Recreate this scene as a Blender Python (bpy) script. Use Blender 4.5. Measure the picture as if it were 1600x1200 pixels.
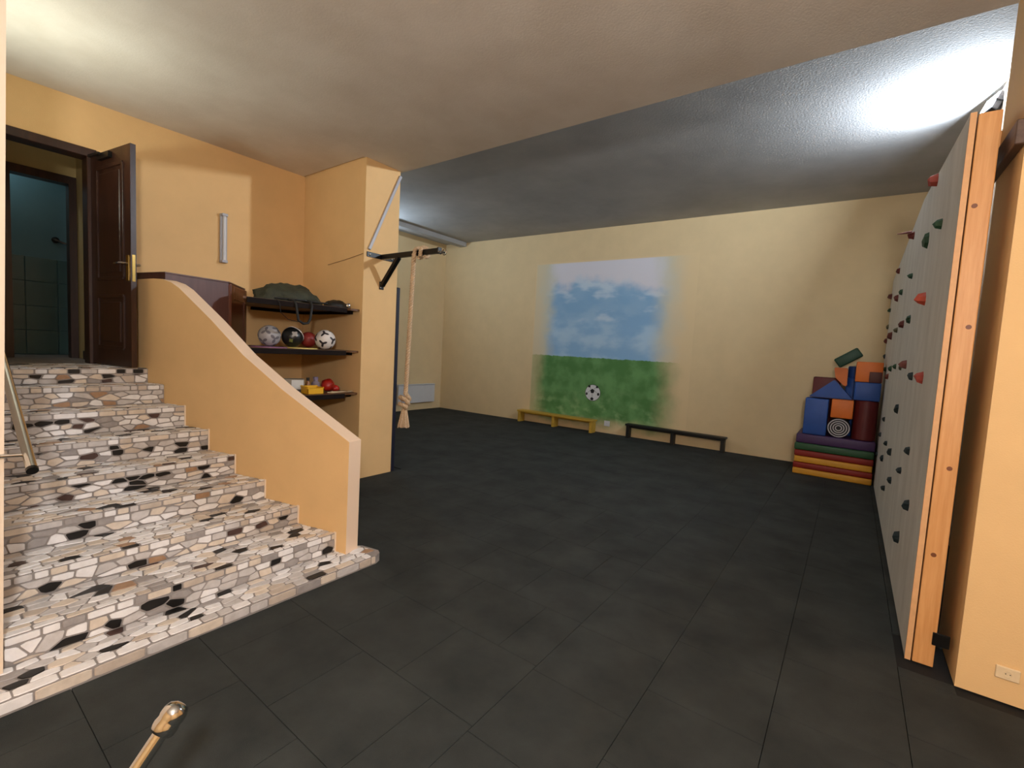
import bpy, bmesh, math, random
from mathutils import Vector, Matrix, noise
random.seed(7)
for o in list(bpy.data.objects): bpy.data.objects.remove(o)
S = bpy.context.scene
COL = S.collection

# ------------------------------------------------------------------ camera
HC = 1.607                                  # eye height above the rubber floor
F_PX, YAW, PITCH, ROLL = 721.35, 0.632048, -0.0741161, 0.0534599
fwd = Vector((-math.sin(YAW)*math.cos(PITCH), math.cos(YAW)*math.cos(PITCH), math.sin(PITCH)))
rgt = Vector((math.cos(YAW), math.sin(YAW), 0)); upv = rgt.cross(fwd)
rg2 = math.cos(ROLL)*rgt + math.sin(ROLL)*upv
up2 = -math.sin(ROLL)*rgt + math.cos(ROLL)*upv
cam_d = bpy.data.cameras.new('camera'); cam = bpy.data.objects.new('camera', cam_d); COL.objects.link(cam)
cam_d.sensor_width = 36; cam_d.lens = F_PX/1600*36; cam_d.clip_start = 0.02
M = Matrix((rg2, up2, -fwd)).transposed().to_4x4(); M.translation = (0, 0, HC); cam.matrix_world = M
S.camera = cam
EYE = Vector((0, 0, HC))
def ray(px, py): return rg2*((px-800)/F_PX) - up2*((py-600)/F_PX) + fwd
def at_x(px, py, x): d = ray(px, py); return EYE + d*(x/d.x)
def at_y(px, py, y): d = ray(px, py); return EYE + d*(y/d.y)
def at_z(px, py, z): d = ray(px, py); return EYE + d*((z-HC)/d.z)
def pix(P):
    v = Vector(P)-EYE; dz = v.dot(fwd); return (800+F_PX*v.dot(rg2)/dz, 600-F_PX*v.dot(up2)/dz)

# ------------------------------------------------------------------ world, exposure
W = bpy.data.worlds.new('world'); S.world = W; W.use_nodes = True
W.node_tree.nodes['Background'].inputs[0].default_value = (0.9, 0.95, 1.0, 1)
W.node_tree.nodes['Background'].inputs[1].default_value = 0.02
vs = S.view_settings
vs.view_transform = 'Standard'; vs.look = 'None'; vs.exposure = 0.4; vs.gamma = 1.0; vs.use_curve_mapping = False
# lamp power in watts; the washroom one is an added fill
POW_MAIN, POW_STAIR, POW_FLOOD, POW_FARLEFT, POW_WASH_FILL = 240, 10, 150, 40, 3.0

# ------------------------------------------------------------------ materials
def lin(c):
    return tuple(((x/255)/12.92 if x/255 <= .04045 else ((x/255+.055)/1.055)**2.4) for x in c)
MATS = {}
def mat(name, rgb, rough=.6, metal=0, var=.06, scale=8, bump=0, bscale=60, rgb2=None, spec=.5, stretch=None, trans=0, world=False):
    if name in MATS: return MATS[name]
    m = bpy.data.materials.new(name); m.use_nodes = True; nt = m.node_tree; b = nt.nodes['Principled BSDF']
    c = lin(rgb); c2 = lin(rgb2) if rgb2 else tuple(x*(1-var*2) for x in c)
    tc = nt.nodes.new('ShaderNodeTexCoord'); src = tc.outputs['Object']
    if world: src = nt.nodes.new('ShaderNodeNewGeometry').outputs['Position']
    if stretch:
        mp = nt.nodes.new('ShaderNodeMapping'); mp.inputs['Scale'].default_value = stretch
        nt.links.new(src, mp.inputs[0]); src = mp.outputs[0]
    n = nt.nodes.new('ShaderNodeTexNoise'); n.inputs['Scale'].default_value = scale; n.inputs['Detail'].default_value = 6
    n.inputs['Roughness'].default_value = .6
    nt.links.new(src, n.inputs['Vector'])
    r = nt.nodes.new('ShaderNodeValToRGB'); r.color_ramp.elements[0].position = .32; r.color_ramp.elements[1].position = .68
    r.color_ramp.elements[0].color = (*c2, 1); r.color_ramp.elements[1].color = (*c, 1)
    nt.links.new(n.outputs['Fac'], r.inputs[0]); nt.links.new(r.outputs[0], b.inputs['Base Color'])
    b.inputs['Roughness'].default_value = rough; b.inputs['Metallic'].default_value = metal
    b.inputs['Specular IOR Level'].default_value = spec
    if trans: b.inputs['Transmission Weight'].default_value = trans
    if bump:
        n2 = nt.nodes.new('ShaderNodeTexNoise'); n2.inputs['Scale'].default_value = bscale; n2.inputs['Detail'].default_value = 4
        nt.links.new(src, n2.inputs['Vector'])
        bp = nt.nodes.new('ShaderNodeBump'); bp.inputs['Strength'].default_value = bump; bp.inputs['Distance'].default_value = .01
        nt.links.new(n2.outputs['Fac'], bp.inputs['Height']); nt.links.new(bp.outputs[0], b.inputs['Normal'])
    MATS[name] = m; return m
def emit(name, rgb, strength):
    m = bpy.data.materials.new(name); m.use_nodes = True; b = m.node_tree.nodes['Principled BSDF']
    b.inputs['Base Color'].default_value = (*rgb, 1); b.inputs['Emission Color'].default_value = (*rgb, 1)
    b.inputs['Emission Strength'].default_value = strength
    return m
HALLY = mat('hall_plaster', (228, 204, 160), .75, var=.03, scale=3, bump=.12, bscale=140, spec=.25)
YEL = mat('yellow_plaster', (234, 194, 138), .75, var=.03, scale=3, bump=.12, bscale=140, spec=.25)
CREAM = mat('cream_plaster', (236, 216, 192), .75, var=.02, scale=3, bump=.1, bscale=140, spec=.25)
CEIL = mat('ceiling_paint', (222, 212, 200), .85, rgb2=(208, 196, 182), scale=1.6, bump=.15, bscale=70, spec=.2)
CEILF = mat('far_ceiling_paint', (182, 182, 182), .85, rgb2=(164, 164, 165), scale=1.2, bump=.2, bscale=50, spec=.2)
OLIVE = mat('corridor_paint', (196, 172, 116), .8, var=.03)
TEAL = mat('washroom_paint', (95, 130, 140), .6, var=.06, scale=3)
TEALT = mat('washroom_tile_glaze', (70, 105, 108), .35, var=.08, scale=3)
RUB = mat('black_rubber', (58, 61, 59), .9, rgb2=(41, 44, 43), scale=2.6, bump=.35, bscale=260, spec=.22, world=True)
RUBG = mat('dark_joint', (14, 14, 14), .9)
GROUT = mat('grey_grout', (156, 149, 145), .8, rgb2=(134, 128, 124), scale=14, bump=.3, bscale=90)
DKW = mat('dark_brown_wood', (62, 34, 22), .38, rgb2=(40, 21, 14), scale=5, stretch=(6, 6, .5), bump=.05)
REDW = mat('red_brown_wood', (112, 58, 34), .4, rgb2=(88, 44, 26), scale=5, stretch=(6, 6, .5))
PURW = mat('plum_brown_wood', (104, 68, 60), .42, rgb2=(88, 56, 50), scale=4, stretch=(5, 5, .5))
SHELFW = mat('shelf_wood', (120, 84, 52), .5, rgb2=(96, 64, 40), scale=4, stretch=(6, .6, 6))
BATW = mat('batten_wood', (22, 11, 8), .75, var=.1, spec=.2)
PINE = mat('pine_timber', (222, 164, 104), .5, rgb2=(206, 144, 82), scale=3.5, stretch=(14, 14, .8), bump=.05)
PLY = mat('ply_edge', (222, 170, 118), .6, var=.06, scale=20)
PANEL = mat('textured_panel', (226, 220, 210), .8, rgb2=(208, 201, 190), scale=4, bump=.5, bscale=120, stretch=(1, 1.5, .5))
BLK = mat('black_metal', (20, 19, 18), .35, metal=.3)
CHR = mat('chrome', (200, 200, 198), .12, metal=1, var=.01)
BRASS = mat('brass', (206, 170, 96), .22, metal=1, var=.02)
WHT = mat('white_plastic', (214, 216, 220), .4, var=.02)
GREYP = mat('grey_plastic', (176, 176, 184), .4, var=.02)
ROPE = mat('rope_fibre', (220, 192, 158), .85, rgb2=(190, 158, 122), scale=90, bump=.4, bscale=300)

# ------------------------------------------------------------------ builders
def org(o):
    v = Vector((0, 0, 0))
    while o is not None: v += o.location; o = o.parent
    return v
def tag(o, label=None, cat=None, group=None, kind=None):
    if label: o['label'] = label
    if cat: o['category'] = cat
    if group: o['group'] = group
    if kind: o['kind'] = kind
    return o
def thing(name, label, cat, loc, group=None):
    o = bpy.data.objects.new(name, None); COL.objects.link(o); o.location = loc; o.empty_display_size = .1
    return tag(o, label, cat, group)
def obj(name, bm, m, parent=None, smooth=False, origin=None):
    """world-space bmesh -> object; its origin is its parent's (or the given origin)"""
    me = bpy.data.meshes.new(name)
    off = org(parent) if parent is not None else Vector(origin or (0, 0, 0))
    bmesh.ops.translate(bm, verts=bm.verts, vec=-off)
    bmesh.ops.recalc_face_normals(bm, faces=bm.faces)
    if smooth:
        for f in bm.faces: f.smooth = True
    bm.to_mesh(me); bm.free()
    for x in (m if isinstance(m, (list, tuple)) else [m]): me.materials.append(x)
    o = bpy.data.objects.new(name, me); COL.objects.link(o)
    if parent is not None: o.parent = parent
    else: o.location = off
    if smooth and smooth != 'all':
        try: me.set_sharp_from_angle(angle=math.radians(40))
        except Exception: pass
    return o
def B(): return bmesh.new()
def prism(bm, poly, z0, z1, mi=0):
    """poly: list of (x,y), straight up"""
    a = [bm.verts.new((x, y, z0)) for x, y in poly]; b = [bm.verts.new((x, y, z1)) for x, y in poly]
    n = len(poly); fs = [bm.faces.new(a[::-1]), bm.faces.new(b)]
    fs += [bm.faces.new((a[i], a[(i+1) % n], b[(i+1) % n], b[i])) for i in range(n)]
    for f in fs: f.material_index = mi
    return a+b
def extr(bm, pts, d, mi=0):
    """any planar polygon pts extruded by vector d"""
    d = Vector(d); a = [bm.verts.new(p) for p in pts]; b = [bm.verts.new(Vector(p)+d) for p in pts]; n = len(pts)
    fs = [bm.faces.new(a[::-1]), bm.faces.new(b)]+[bm.faces.new((a[i], a[(i+1) % n], b[(i+1) % n], b[i])) for i in range(n)]
    for f in fs: f.material_index = mi
    return a+b
def box(bm, lo, hi, bev=0, seg=1):
    x0, y0, z0 = lo; x1, y1, z1 = hi
    v = prism(bm, [(x0, y0), (x1, y0), (x1, y1), (x0, y1)], z0, z1)
    if bev:
        es = list({e for w in v for e in w.link_edges})
        bmesh.ops.bevel(bm, geom=es, offset=bev, segments=seg, affect='EDGES', profile=.5)
    return v
def obox(bm, c, ax, hx, ay, hy, az, hz, bev=0, seg=1):
    """box with its own axes"""
    ax, ay, az = Vector(ax).normalized(), Vector(ay).normalized(), Vector(az).normalized(); c = Vector(c)
    pts = [c+ax*(sx*hx)+ay*(sy*hy)-az*hz for sx, sy in ((-1, -1), (1, -1), (1, 1), (-1, 1))]
    v = extr(bm, pts, az*(2*hz))
    if bev:
        es = list({e for w in v for e in w.link_edges})
        bmesh.ops.bevel(bm, geom=es, offset=bev, segments=seg, affect='EDGES', profile=.5)
def bar(bm, a, b, w, h, up=(0, 0, 1), bev=0):
    a, b = Vector(a), Vector(b); d = (b-a); L = d.length; d.normalize(); s = d.cross(Vector(up)).normalized(); u = s.cross(d)
    obox(bm, (a+b)/2, d, L/2, s, w/2, u, h/2, bev)
def tube(bm, pts, r, n=10, closed=False, rs=None, cap=True):
    pts = [Vector(p) for p in pts]; N = len(pts); rings = []
    up = Vector((0.13, 0.31, .94))
    for i, p in enumerate(pts):
        if closed: t = pts[(i+1) % N]-pts[i-1]
        else: t = pts[min(i+1, N-1)]-pts[max(i-1, 0)]
        t.normalize(); s = t.cross(up)
        if s.length < 1e-3: s = t.cross(Vector((1, 0, 0)))
        s.normalize(); u = t.cross(s); up = -u if u.dot(up) < 0 else u
        s = t.cross(up).normalized(); u = up
        rr = rs[i] if rs else r
        rings.append([bm.verts.new(p+(s*math.cos(2*math.pi*k/n)+u*math.sin(2*math.pi*k/n))*rr) for k in range(n)])
    for i in range(N if closed else N-1):
        A, C = rings[i], rings[(i+1) % N]
        for k in range(n): bm.faces.new((A[k], A[(k+1) % n], C[(k+1) % n], C[k]))
    if not closed and cap: bm.faces.new(rings[0][::-1]); bm.faces.new(rings[-1])
def lathe(bm, c, axis, prof, n=24, caps=True):
    """prof: list of (along, radius)"""
    axis = Vector(axis).normalized(); s = axis.orthogonal().normalized(); u = axis.cross(s); c = Vector(c); rings = []
    for a, r in prof:
        if r < 1e-6: rings.append([bm.verts.new(c+axis*a)])
        else: rings.append([bm.verts.new(c+axis*a+(s*math.cos(2*math.pi*k/n)+u*math.sin(2*math.pi*k/n))*r) for k in range(n)])
    for A, C in zip(rings, rings[1:]):
        if len(A) == 1 and len(C) == 1: continue
        for k in range(n):
            if len(A) == 1: bm.faces.new((A[0], C[k], C[(k+1) % n]))
            elif len(C) == 1: bm.faces.new((A[k], A[(k+1) % n], C[0]))
            else: bm.faces.new((A[k], A[(k+1) % n], C[(k+1) % n], C[k]))
    for R_ in (rings[0], rings[-1]):
        if caps and len(R_) > 1:
            try: bm.faces.new(R_)
            except ValueError: pass
def struct(name, bm, m, label, cat, parent=None):
    o = obj(name, bm, m, parent)
    return tag(o, label, cat, kind='structure')

# ------------------------------------------------------------------ setting
XL, YN, XP, YP = -5.82, 3.25, -4.55, 3.73          # left wall, niche wall, pillar face, pillar back
ZN, ZF = 3.66, 4.18                                 # near and far ceilings
XPR, YPR = .565, 3.23                               # right pier corner
XRF, XLF = .87, -8.6
def YB(x): return 8.916+.0375*x                     # the back wall runs a little askew
ZL = 1.262                                          # landing

# floor with its rubber tiles
b = B(); prism(b, [(-8.75, 3.2), (-8.75, YB(-8.75)+.1), (1.02, YB(1.02)+.1), (1.02, 3.2), (3.3, 3.2), (3.3, -3.3), (-6.0, -3.3), (-6.0, 3.2)], -.15, -.012)
floor = struct('floor', b, RUBG, 'black rubber tile floor of the gym', 'floor')
tile_mesh = {}
def rtile(x0, y0, x1, y1):
    w, d = round(x1-x0, 3), round(y1-y0, 3)
    if w < .03 or d < .03: return
    k = (w, d)
    if k not in tile_mesh:
        bm = B(); box(bm, (0, 0, -.018), (w, d, 0)); g = .0016
        bmesh.ops.scale(bm, vec=((w-2*g)/w, (d-2*g)/d, 1), verts=bm.verts); bmesh.ops.translate(bm, vec=(g, g, 0), verts=bm.verts)
        bmesh.ops.recalc_face_normals(bm, faces=bm.faces)
        me = bpy.data.meshes.new('rubber_tile'); bm.to_mesh(me); bm.free(); me.materials.append(RUB); tile_mesh[k] = me
    o = bpy.data.objects.new('rubber_tile', tile_mesh[k]); COL.objects.link(o); o.location = (x0, y0, random.uniform(-.0003, .0001)); o.parent = floor
P_ = .502; XJ = -1.168
def clipped(x0, y0, x1, y1):
    # keep tiles inside the walls
    def inside(x, y):
        if y < YN: return -3.2 < x and x < (3.2 if y < YPR else XPR)
        if y < YP: return XP < x < XPR
        return XLF < x < XRF and y < YB(x)
    cx, cy = (x0+x1)/2, (y0+y1)/2
    if not inside(cx, cy):
        pass
    if cy < YP and cx < XP: return
    x1 = min(x1, XRF if cy > 3.78 else XPR if cy > YPR else 3.2); x0 = max(x0, XLF)
    y1 = min(y1, YB(max(x0, -8.6))-.001)
    if cy < 3.78 and cx > XPR: y1 = min(y1, YPR)
    if y0 < YP and x0 < XP and y1 > YP: y0 = YP
    if x1-x0 > .03 and y1-y0 > .03: rtile(x0, y0, x1, y1)
# columns right of the joint at XJ
i = 0; x = XJ
while x < 1.35:
    y = -1.02-(.25 if i % 2 else 0)+.451-.495
    while y < 9.2:
        clipped(x, y, x+P_, y+.495); y += .495
    x += P_; i += 1
# rows left of it, split by room
j = 0; y = .451-.495*2
while y < 9.2:
    x = XJ-(P_*.5 if j % 2 else 0)
    if j % 2: clipped(x, y, XJ, y+.495)
    lim = -2.67 if y+.25 < 2.1 else (-4.55 if y < 3.5 else -8.6)
    while x > lim:
        clipped(max(x-P_, lim), y, x, y+.495); x -= P_
    y += .495; j += 1

# walls
b = B(); box(b, (XL-.15, 1.2, 0), (XL, YN, ZN)); box(b, (XL-.15, .1, 3.19), (XL, 1.2, ZN)); box(b, (XL-.15, .1, 0), (XL, 1.2, ZL-.02))
struct('wall_left', b, YEL, 'yellow plaster wall with the doorway at the top of the stairs', 'wall')
b = B(); box(b, (-8.75, YN, 0), (XP, YP, ZF))
struct('wall_niche', b, YEL, 'yellow plaster wall stub between the stair room and the hall', 'wall')
b = B(); box(b, (XPR, YPR, 0), (3.2, 3.78, ZF))
struct('wall_right', b, YEL, 'yellow plaster wall at the right beside the climbing wall', 'wall')
b = B(); box(b, (XRF, 3.78, 0), (1.02, YB(1.02), ZF))
struct('wall_hall_right', b, CREAM, 'pale wall behind the climbing wall', 'wall')
b = B(); prism(b, [(-8.75, YB(-8.75)), (1.02, YB(1.02)), (1.02, YB(1.02)+.15), (-8.75, YB(-8.75)+.15)], 0, ZF)
struct('wall_back', b, HALLY, 'long yellow back wall carrying the painted mural', 'wall')
b = B(); box(b, (-8.75, YP, 0), (XLF, YB(-8.6), ZF))
struct('wall_hall_left', b, HALLY, 'yellow end wall of the hall with a white radiator', 'wall')
b = B(); box(b, (-6, -3.3, ZN), (3.3, YN-.02, ZN+.15)); box(b, (XP-.03, YN-.02, ZN), (XPR+.03, 3.765, ZF+.1))
struct('ceiling', b, CEIL, 'warm white plaster ceiling over the stair room', 'ceiling')
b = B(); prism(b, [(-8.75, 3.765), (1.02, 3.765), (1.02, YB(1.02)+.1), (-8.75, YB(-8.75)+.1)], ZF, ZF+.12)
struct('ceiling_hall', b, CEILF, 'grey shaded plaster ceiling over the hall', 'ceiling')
# cream wall at the left of the stairs; only its end shows
b = B()
yt = at_x(2.5, 110, -2.895).y
pts0 = [(-5.82, -3.2, 0), (-2.895, -3.2, 0), (-2.895, .270, 0), (-5.82, .270, 0)]
pts1 = [(-5.82, -3.2, ZN), (-2.895, -3.2, ZN), (-2.895, .281+.07, ZN), (-5.82, .281, ZN)]
A_ = [b.verts.new(p) for p in pts0]; C_ = [b.verts.new(p) for p in pts1]
b.faces.new(A_[::-1]); b.faces.new(C_)
for k in range(4): b.faces.new((A_[k], A_[(k+1) % 4], C_[(k+1) % 4], C_[k]))
struct('wall_stair', b, CREAM, 'cream wall end at the left edge beside the stairs', 'wall')
b = B(); box(b, (-3.2, -3.3, 0), (3.3, -3.2, ZN)); struct('wall_rear', b, YEL, 'yellow wall behind the viewer', 'wall')
b = B(); box(b, (3.2, -3.2, 0), (3.3, YPR, ZN)); struct('wall_side', b, YEL, 'yellow side wall to the right of the viewer', 'wall')

# boxed beam under the hall ceiling, left
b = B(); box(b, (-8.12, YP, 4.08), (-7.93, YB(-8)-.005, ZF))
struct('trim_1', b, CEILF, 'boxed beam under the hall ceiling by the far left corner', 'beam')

# ------------------------------------------------------------------ corridor and washroom behind the doorway
b = B(); box(b, (-7.7, -.3, ZL-.15), (XL-.15, 1.45, ZL-.002)); box(b, (XL-.15, .1, ZL-.02), (XL, 1.2, ZL-.002))
struct('floor_corridor', b, GROUT, 'grey corridor floor beyond the open door', 'floor')
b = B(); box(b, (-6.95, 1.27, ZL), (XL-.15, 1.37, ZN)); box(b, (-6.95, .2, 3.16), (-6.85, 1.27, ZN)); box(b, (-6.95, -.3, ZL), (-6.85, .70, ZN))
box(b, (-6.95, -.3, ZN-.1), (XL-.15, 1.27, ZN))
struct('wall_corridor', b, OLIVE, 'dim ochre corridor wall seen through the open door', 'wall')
b = B(); box(b, (-6.6, 1.255, ZL), (XL-.16, 1.268, ZL+.09))
struct('baseboard_corridor', b, DKW, 'dark baseboard in the corridor', 'baseboard')
b = B(); box(b, (-7.7, -.3, 2.36), (-7.55, 1.6, ZN)); box(b, (-7.7, -.3, ZL), (-7.56, 1.6, 2.36)); box(b, (-7.55, 1.5, ZL), (-6.95, 1.6, ZN)); box(b, (-7.55, -.3, ZN-.1), (-6.95, 1.5, ZN))
wash = struct('wall_washroom', b, TEAL, 'teal washroom wall with tiles to shoulder height', 'wall')
for iy in range(6):
    for iz in range(4):
        b = B(); z0 = ZL+.005+iz*.275; y0 = -.1+iy*.265
        box(b, (-7.56, y0+.002, z0), (-7.545, y0+.263, min(z0+.272, 2.375)), .003); obj('tile', b, TEALT, wash)
# inner door frame
df = thing('door_2', 'dark wooden frame of the washroom doorway in the corridor', 'door frame', (-6.85, .97, ZL)); df['kind'] = 'structure'
b = B(); box(b, (-6.96, 1.205, ZL), (-6.82, 1.265, 3.18)); obj('jamb', b, DKW, df)
b = B(); box(b, (-6.96, .70, ZL), (-6.82, .78, 3.18)); obj('jamb', b, DKW, df)
b = B(); box(b, (-6.96, .78, 3.10), (-6.82, 1.205, 3.18)); obj('head', b, DKW, df)
hp = at_x(87, 375, -7.53)
b = B(); lathe(b, hp+Vector((-.018, 0, 0)), (1, 0, 0), [(0, 0), (0, .035), (.012, .035), (.02, .018), (.05, .014), (.05, 0)], 14)
bar(b, hp+Vector((.03, -.02, .0)), hp+Vector((.05, .1, -.04)), .022, .018)
tag(obj('wall_hook', b, BLK, smooth=True), 'small dark hook on the teal washroom wall', 'hook')

# ------------------------------------------------------------------ entrance door at the top of the stairs
d1 = thing('door_1', 'open dark brown panelled door at the top of the stairs', 'door', (XL, 1.2, ZL)); d1['kind'] = 'structure'
b = B(); box(b, (XL-.16, .25, 3.165), (XL+.02, 1.22, 3.24), .004); obj('frame_head', b, DKW, d1)
b = B(); box(b, (XL-.16, 1.15, ZL), (XL+.02, 1.2, 3.165), .004); obj('frame_jamb', b, DKW, d1)
hinge = Vector((XL+.02, 1.195, ZL+.012)); freee = Vector((-5.065, 1.30, ZL+.012))
dv = (freee-hinge); DW = dv.length; du = dv.normalized(); dn = Vector((du.y, -du.x, 0))     # dn faces the camera side
DH = 1.90
def dpt(u, z, n=0): return hinge+du*u+Vector((0, 0, z))+dn*n
b = B(); extr(b, [dpt(0, 0, -.02), dpt(DW, 0, -.02), dpt(DW, 0, .02), dpt(0, 0, .02)], (0, 0, DH))
leaf = obj('leaf', b, DKW, d1)
for (z0, z1) in ((.16, .62), (.78, 1.76)):
    u0, u1 = .13, DW-.13
    b = B()
    for a, c in (((u0, z0), (u1, z0)), ((u0, z1), (u1, z1)), ((u0, z0), (u0, z1)), ((u1, z0), (u1, z1))):
        bar(b, dpt(*a, .024), dpt(*c, .024), .03, .014, up=dn, bev=.003)
    obj('moulding', b, DKW, leaf)
    b = B(); obox(b, dpt((u0+u1)/2, (z0+z1)/2, .021), du, (u1-u0)/2-.05, (0, 0, 1), (z1-z0)/2-.05, dn, .008, .006); obj('door_panel', b, DKW, leaf)
for sgn in (1, -1):
    b = B(); obox(b, dpt(DW-.05, .86, .024*sgn), du, .02, (0, 0, 1), .11, dn, .004, .002); pl = obj('handle_plate', b, BRASS, leaf)
    b = B(); tube(b, [dpt(DW-.05, .90, .024*sgn), dpt(DW-.05, .90, .065*sgn), dpt(DW-.07, .90, .075*sgn), dpt(DW-.16, .895, .075*sgn)], .009, 8); obj('lever', b, CHR, pl, True)
b = B(); obox(b, dpt(DW+.001, .86, 0), du, .002, (0, 0, 1), .115, dn, .012, .001); obj('lock_plate', b, BRASS, leaf)
b = B(); bar(b, dpt(.05, DH-.02, .05), dpt(.28, DH-.03, .06), .02, .02); bar(b, dpt(.2, DH-.05, .035), dpt(.42, DH-.05, .035), .03, .05); obj('lintel_shadow_bars', b, BLK, leaf)  # dark bars put where the lintel's shadow falls on the leaf

# ------------------------------------------------------------------ staircase
NX = [-2.67, -2.937, -3.30, -3.65, -3.99, -4.31, -4.616, -4.90, -5.13]
NZ = [.065, .203, .335, .478, .63, .80, .97, 1.135, ZL]
PA = Vector((-2.835, 1.944)); PB = Vector((-5.1, 1.42)); PD = (PB-PA).normalized(); PN = Vector((PD.y, -PD.x))
if PN.y > 0: PN = -PN                                  # PN points to the stairs
def ypar(x): return PA.y+(x-PA.x)*PD.y/PD.x
YS = .275
stair = thing('staircase', 'staircase clad in broken stone mosaic rising to the brown door', 'staircase', (-3.9, 1.0, 0))
steps = []
plat = [(-2.67, -.55), (-2.67, 2.085), (-2.69, 2.13), (-2.73, 2.15), (-2.88, 2.12), (-2.9, 1.94), (-2.935, ypar(-2.935)), (-2.935, .0), (-2.90, 0), (-2.9, -.55)]
plat = [(-2.67, -.55), (-2.67, 2.085), (-2.69, 2.13), (-2.73, 2.15), (-2.88, 2.12), (-2.95, 2.06), (-2.95, .275), (-2.893, .275), (-2.893, -.55)]
b = B(); prism(b, plat, -.01, NZ[0]-.004); steps.append(obj('step', b, GROUT, stair))
for k in range(1, 9):
    x0 = NX[k]; x1 = NX[k+1] if k < 8 else XL
    b = B(); prism(b, [(x0-.0001, YS), (x0, ypar(x0)), (x1, ypar(x1)), (x1, YS)], 0, NZ[k]-.004)
    steps.append(obj('step', b, GROUT, stair))
# pale plaster edge strips where each riser meets the parapet are part of the parapet
def clip_poly(poly, nx, ny, c):
    """keep points with nx*x+ny*y <= c"""
    out = []
    for i in range(len(poly)):
        p, q = poly[i], poly[(i+1) % len(poly)]
        dp, dq = nx*p[0]+ny*p[1]-c, nx*q[0]+ny*q[1]-c
        if dp <= 0: out.append(p)
        if (dp < 0 < dq) or (dq < 0 < dp):
            t = dp/(dp-dq); out.append((p[0]+(q[0]-p[0])*t, p[1]+(q[1]-p[1])*t))
    return out
def voro(poly, su, sv):
    """broken-stone cells inside a polygon: jittered seeds, cell size su by sv"""
    us = [p[0] for p in poly]; vs_ = [p[1] for p in poly]
    nu, nv = max(1, round((max(us)-min(us))/su)), max(1, round((max(vs_)-min(vs_))/sv))
    su, sv = (max(us)-min(us))/nu, (max(vs_)-min(vs_))/nv
    seeds = {}
    for i in range(-1, nu+1):
        for j in range(-1, nv+1):
            if random.random() < .10: continue
            seeds[(i, j)] = (min(us)+(i+.5+(.5 if j % 2 else 0)*.8+random.uniform(-.38, .38))*su, min(vs_)+(j+.5+random.uniform(-.28, .28))*sv)
    cells = []
    for (i, j), s in seeds.items():
        c = list(poly)
        for di in range(-3, 4):
            for dj in range(-2, 3):
                t = seeds.get((i+di, j+dj))
                if t is None or (di == 0 and dj == 0): continue
                # anisotropic metric so the cells come out wider than tall
                nx, ny = (t[0]-s[0])/su**2, (t[1]-s[1])/sv**2
                mx, my = (t[0]+s[0])/2, (t[1]+s[1])/2
                c = clip_poly(c, nx, ny, nx*mx+ny*my)
                if len(c) < 3: break
            if len(c) < 3: break
        if len(c) >= 3: cells.append(c)
    return cells
def shrink(c, g):
    # inset a convex polygon by g through half-plane clipping
    a = sum(c[i][0]*c[(i+1) % len(c)][1]-c[(i+1) % len(c)][0]*c[i][1] for i in range(len(c)))/2
    if abs(a) < 1e-5: return None
    if a < 0: c = c[::-1]
    out = list(c)
    for i in range(len(c)):
        p, q = c[i], c[(i+1) % len(c)]; L = math.hypot(q[0]-p[0], q[1]-p[1])
        if L < 1e-4: continue
        nx, ny = (q[1]-p[1])/L, -(q[0]-p[0])/L
        out = clip_poly(out, nx, ny, nx*p[0]+ny*p[1]-g)
        if len(out) < 3: return None
    # drop near-duplicate corners
    out = [q for i in range(len(out)) for a, c in ((out[i], out[(i+1) % len(out)]),) for q in ((a[0]*.9+c[0]*.1, a[1]*.9+c[1]*.1), (a[0]*.1+c[0]*.9, a[1]*.1+c[1]*.9))]
    res = []
    for p in out:
        if not res or math.hypot(p[0]-res[-1][0], p[1]-res[-1][1]) > .003: res.append(p)
    if len(res) > 2 and math.hypot(res[0][0]-res[-1][0], res[0][1]-res[-1][1]) < .003: res.pop()
    ar = abs(sum(res[i][0]*res[(i+1) % len(res)][1]-res[(i+1) % len(res)][0]*res[i][1] for i in range(len(res))))/2 if len(res) > 2 else 0
    return res if ar > 1.2e-4 else None
STONE = [mat('stone_'+n, c, .42, rgb2=c2, scale=22, spec=.45) for n, c, c2 in (
    ('white', (242, 240, 240), (228, 225, 224)), ('pale_grey', (208, 203, 201), (190, 185, 182)), ('cream', (226, 212, 196), (208, 194, 178)),
    ('beige', (202, 188, 174), (186, 172, 158)), ('grey', (166, 160, 157), (148, 142, 140)), ('tan', (176, 142, 112), (154, 120, 92)),
    ('black', (22, 20, 20), (14, 12, 12)), ('brown', (84, 62, 56), (64, 46, 42)))]
WTS = [.30, .27, .15, .07, .08, .02, .09, .02]
stones = []                     # (step index, polygon uv, frame, colour)
def lay(step, cells, fr, gap=.0038, cols=None):
    for c in cells:
        s = shrink(c, gap*random.uniform(.8, 1.3))
        if s and len(s) >= 3: stones.append((step, s, fr, random.choices(range(8), cols or WTS)[0]))
def rowcells(u0, u1, v0, v1, lo, hi, end=None):
    out = []; u = u0
    while u < u1-.02:
        w = random.uniform(lo, hi); e = min(u+w, u1)
        if u1-e < .03: e = u1
        sk = random.uniform(-.004, .004)
        out.append([(u, v0), (e, v0), (e+sk*0, v1), (u, v1)]); u = e
    return out
EW = [.34, .26, .2, .1, .05, .01, .03, .01]
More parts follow.
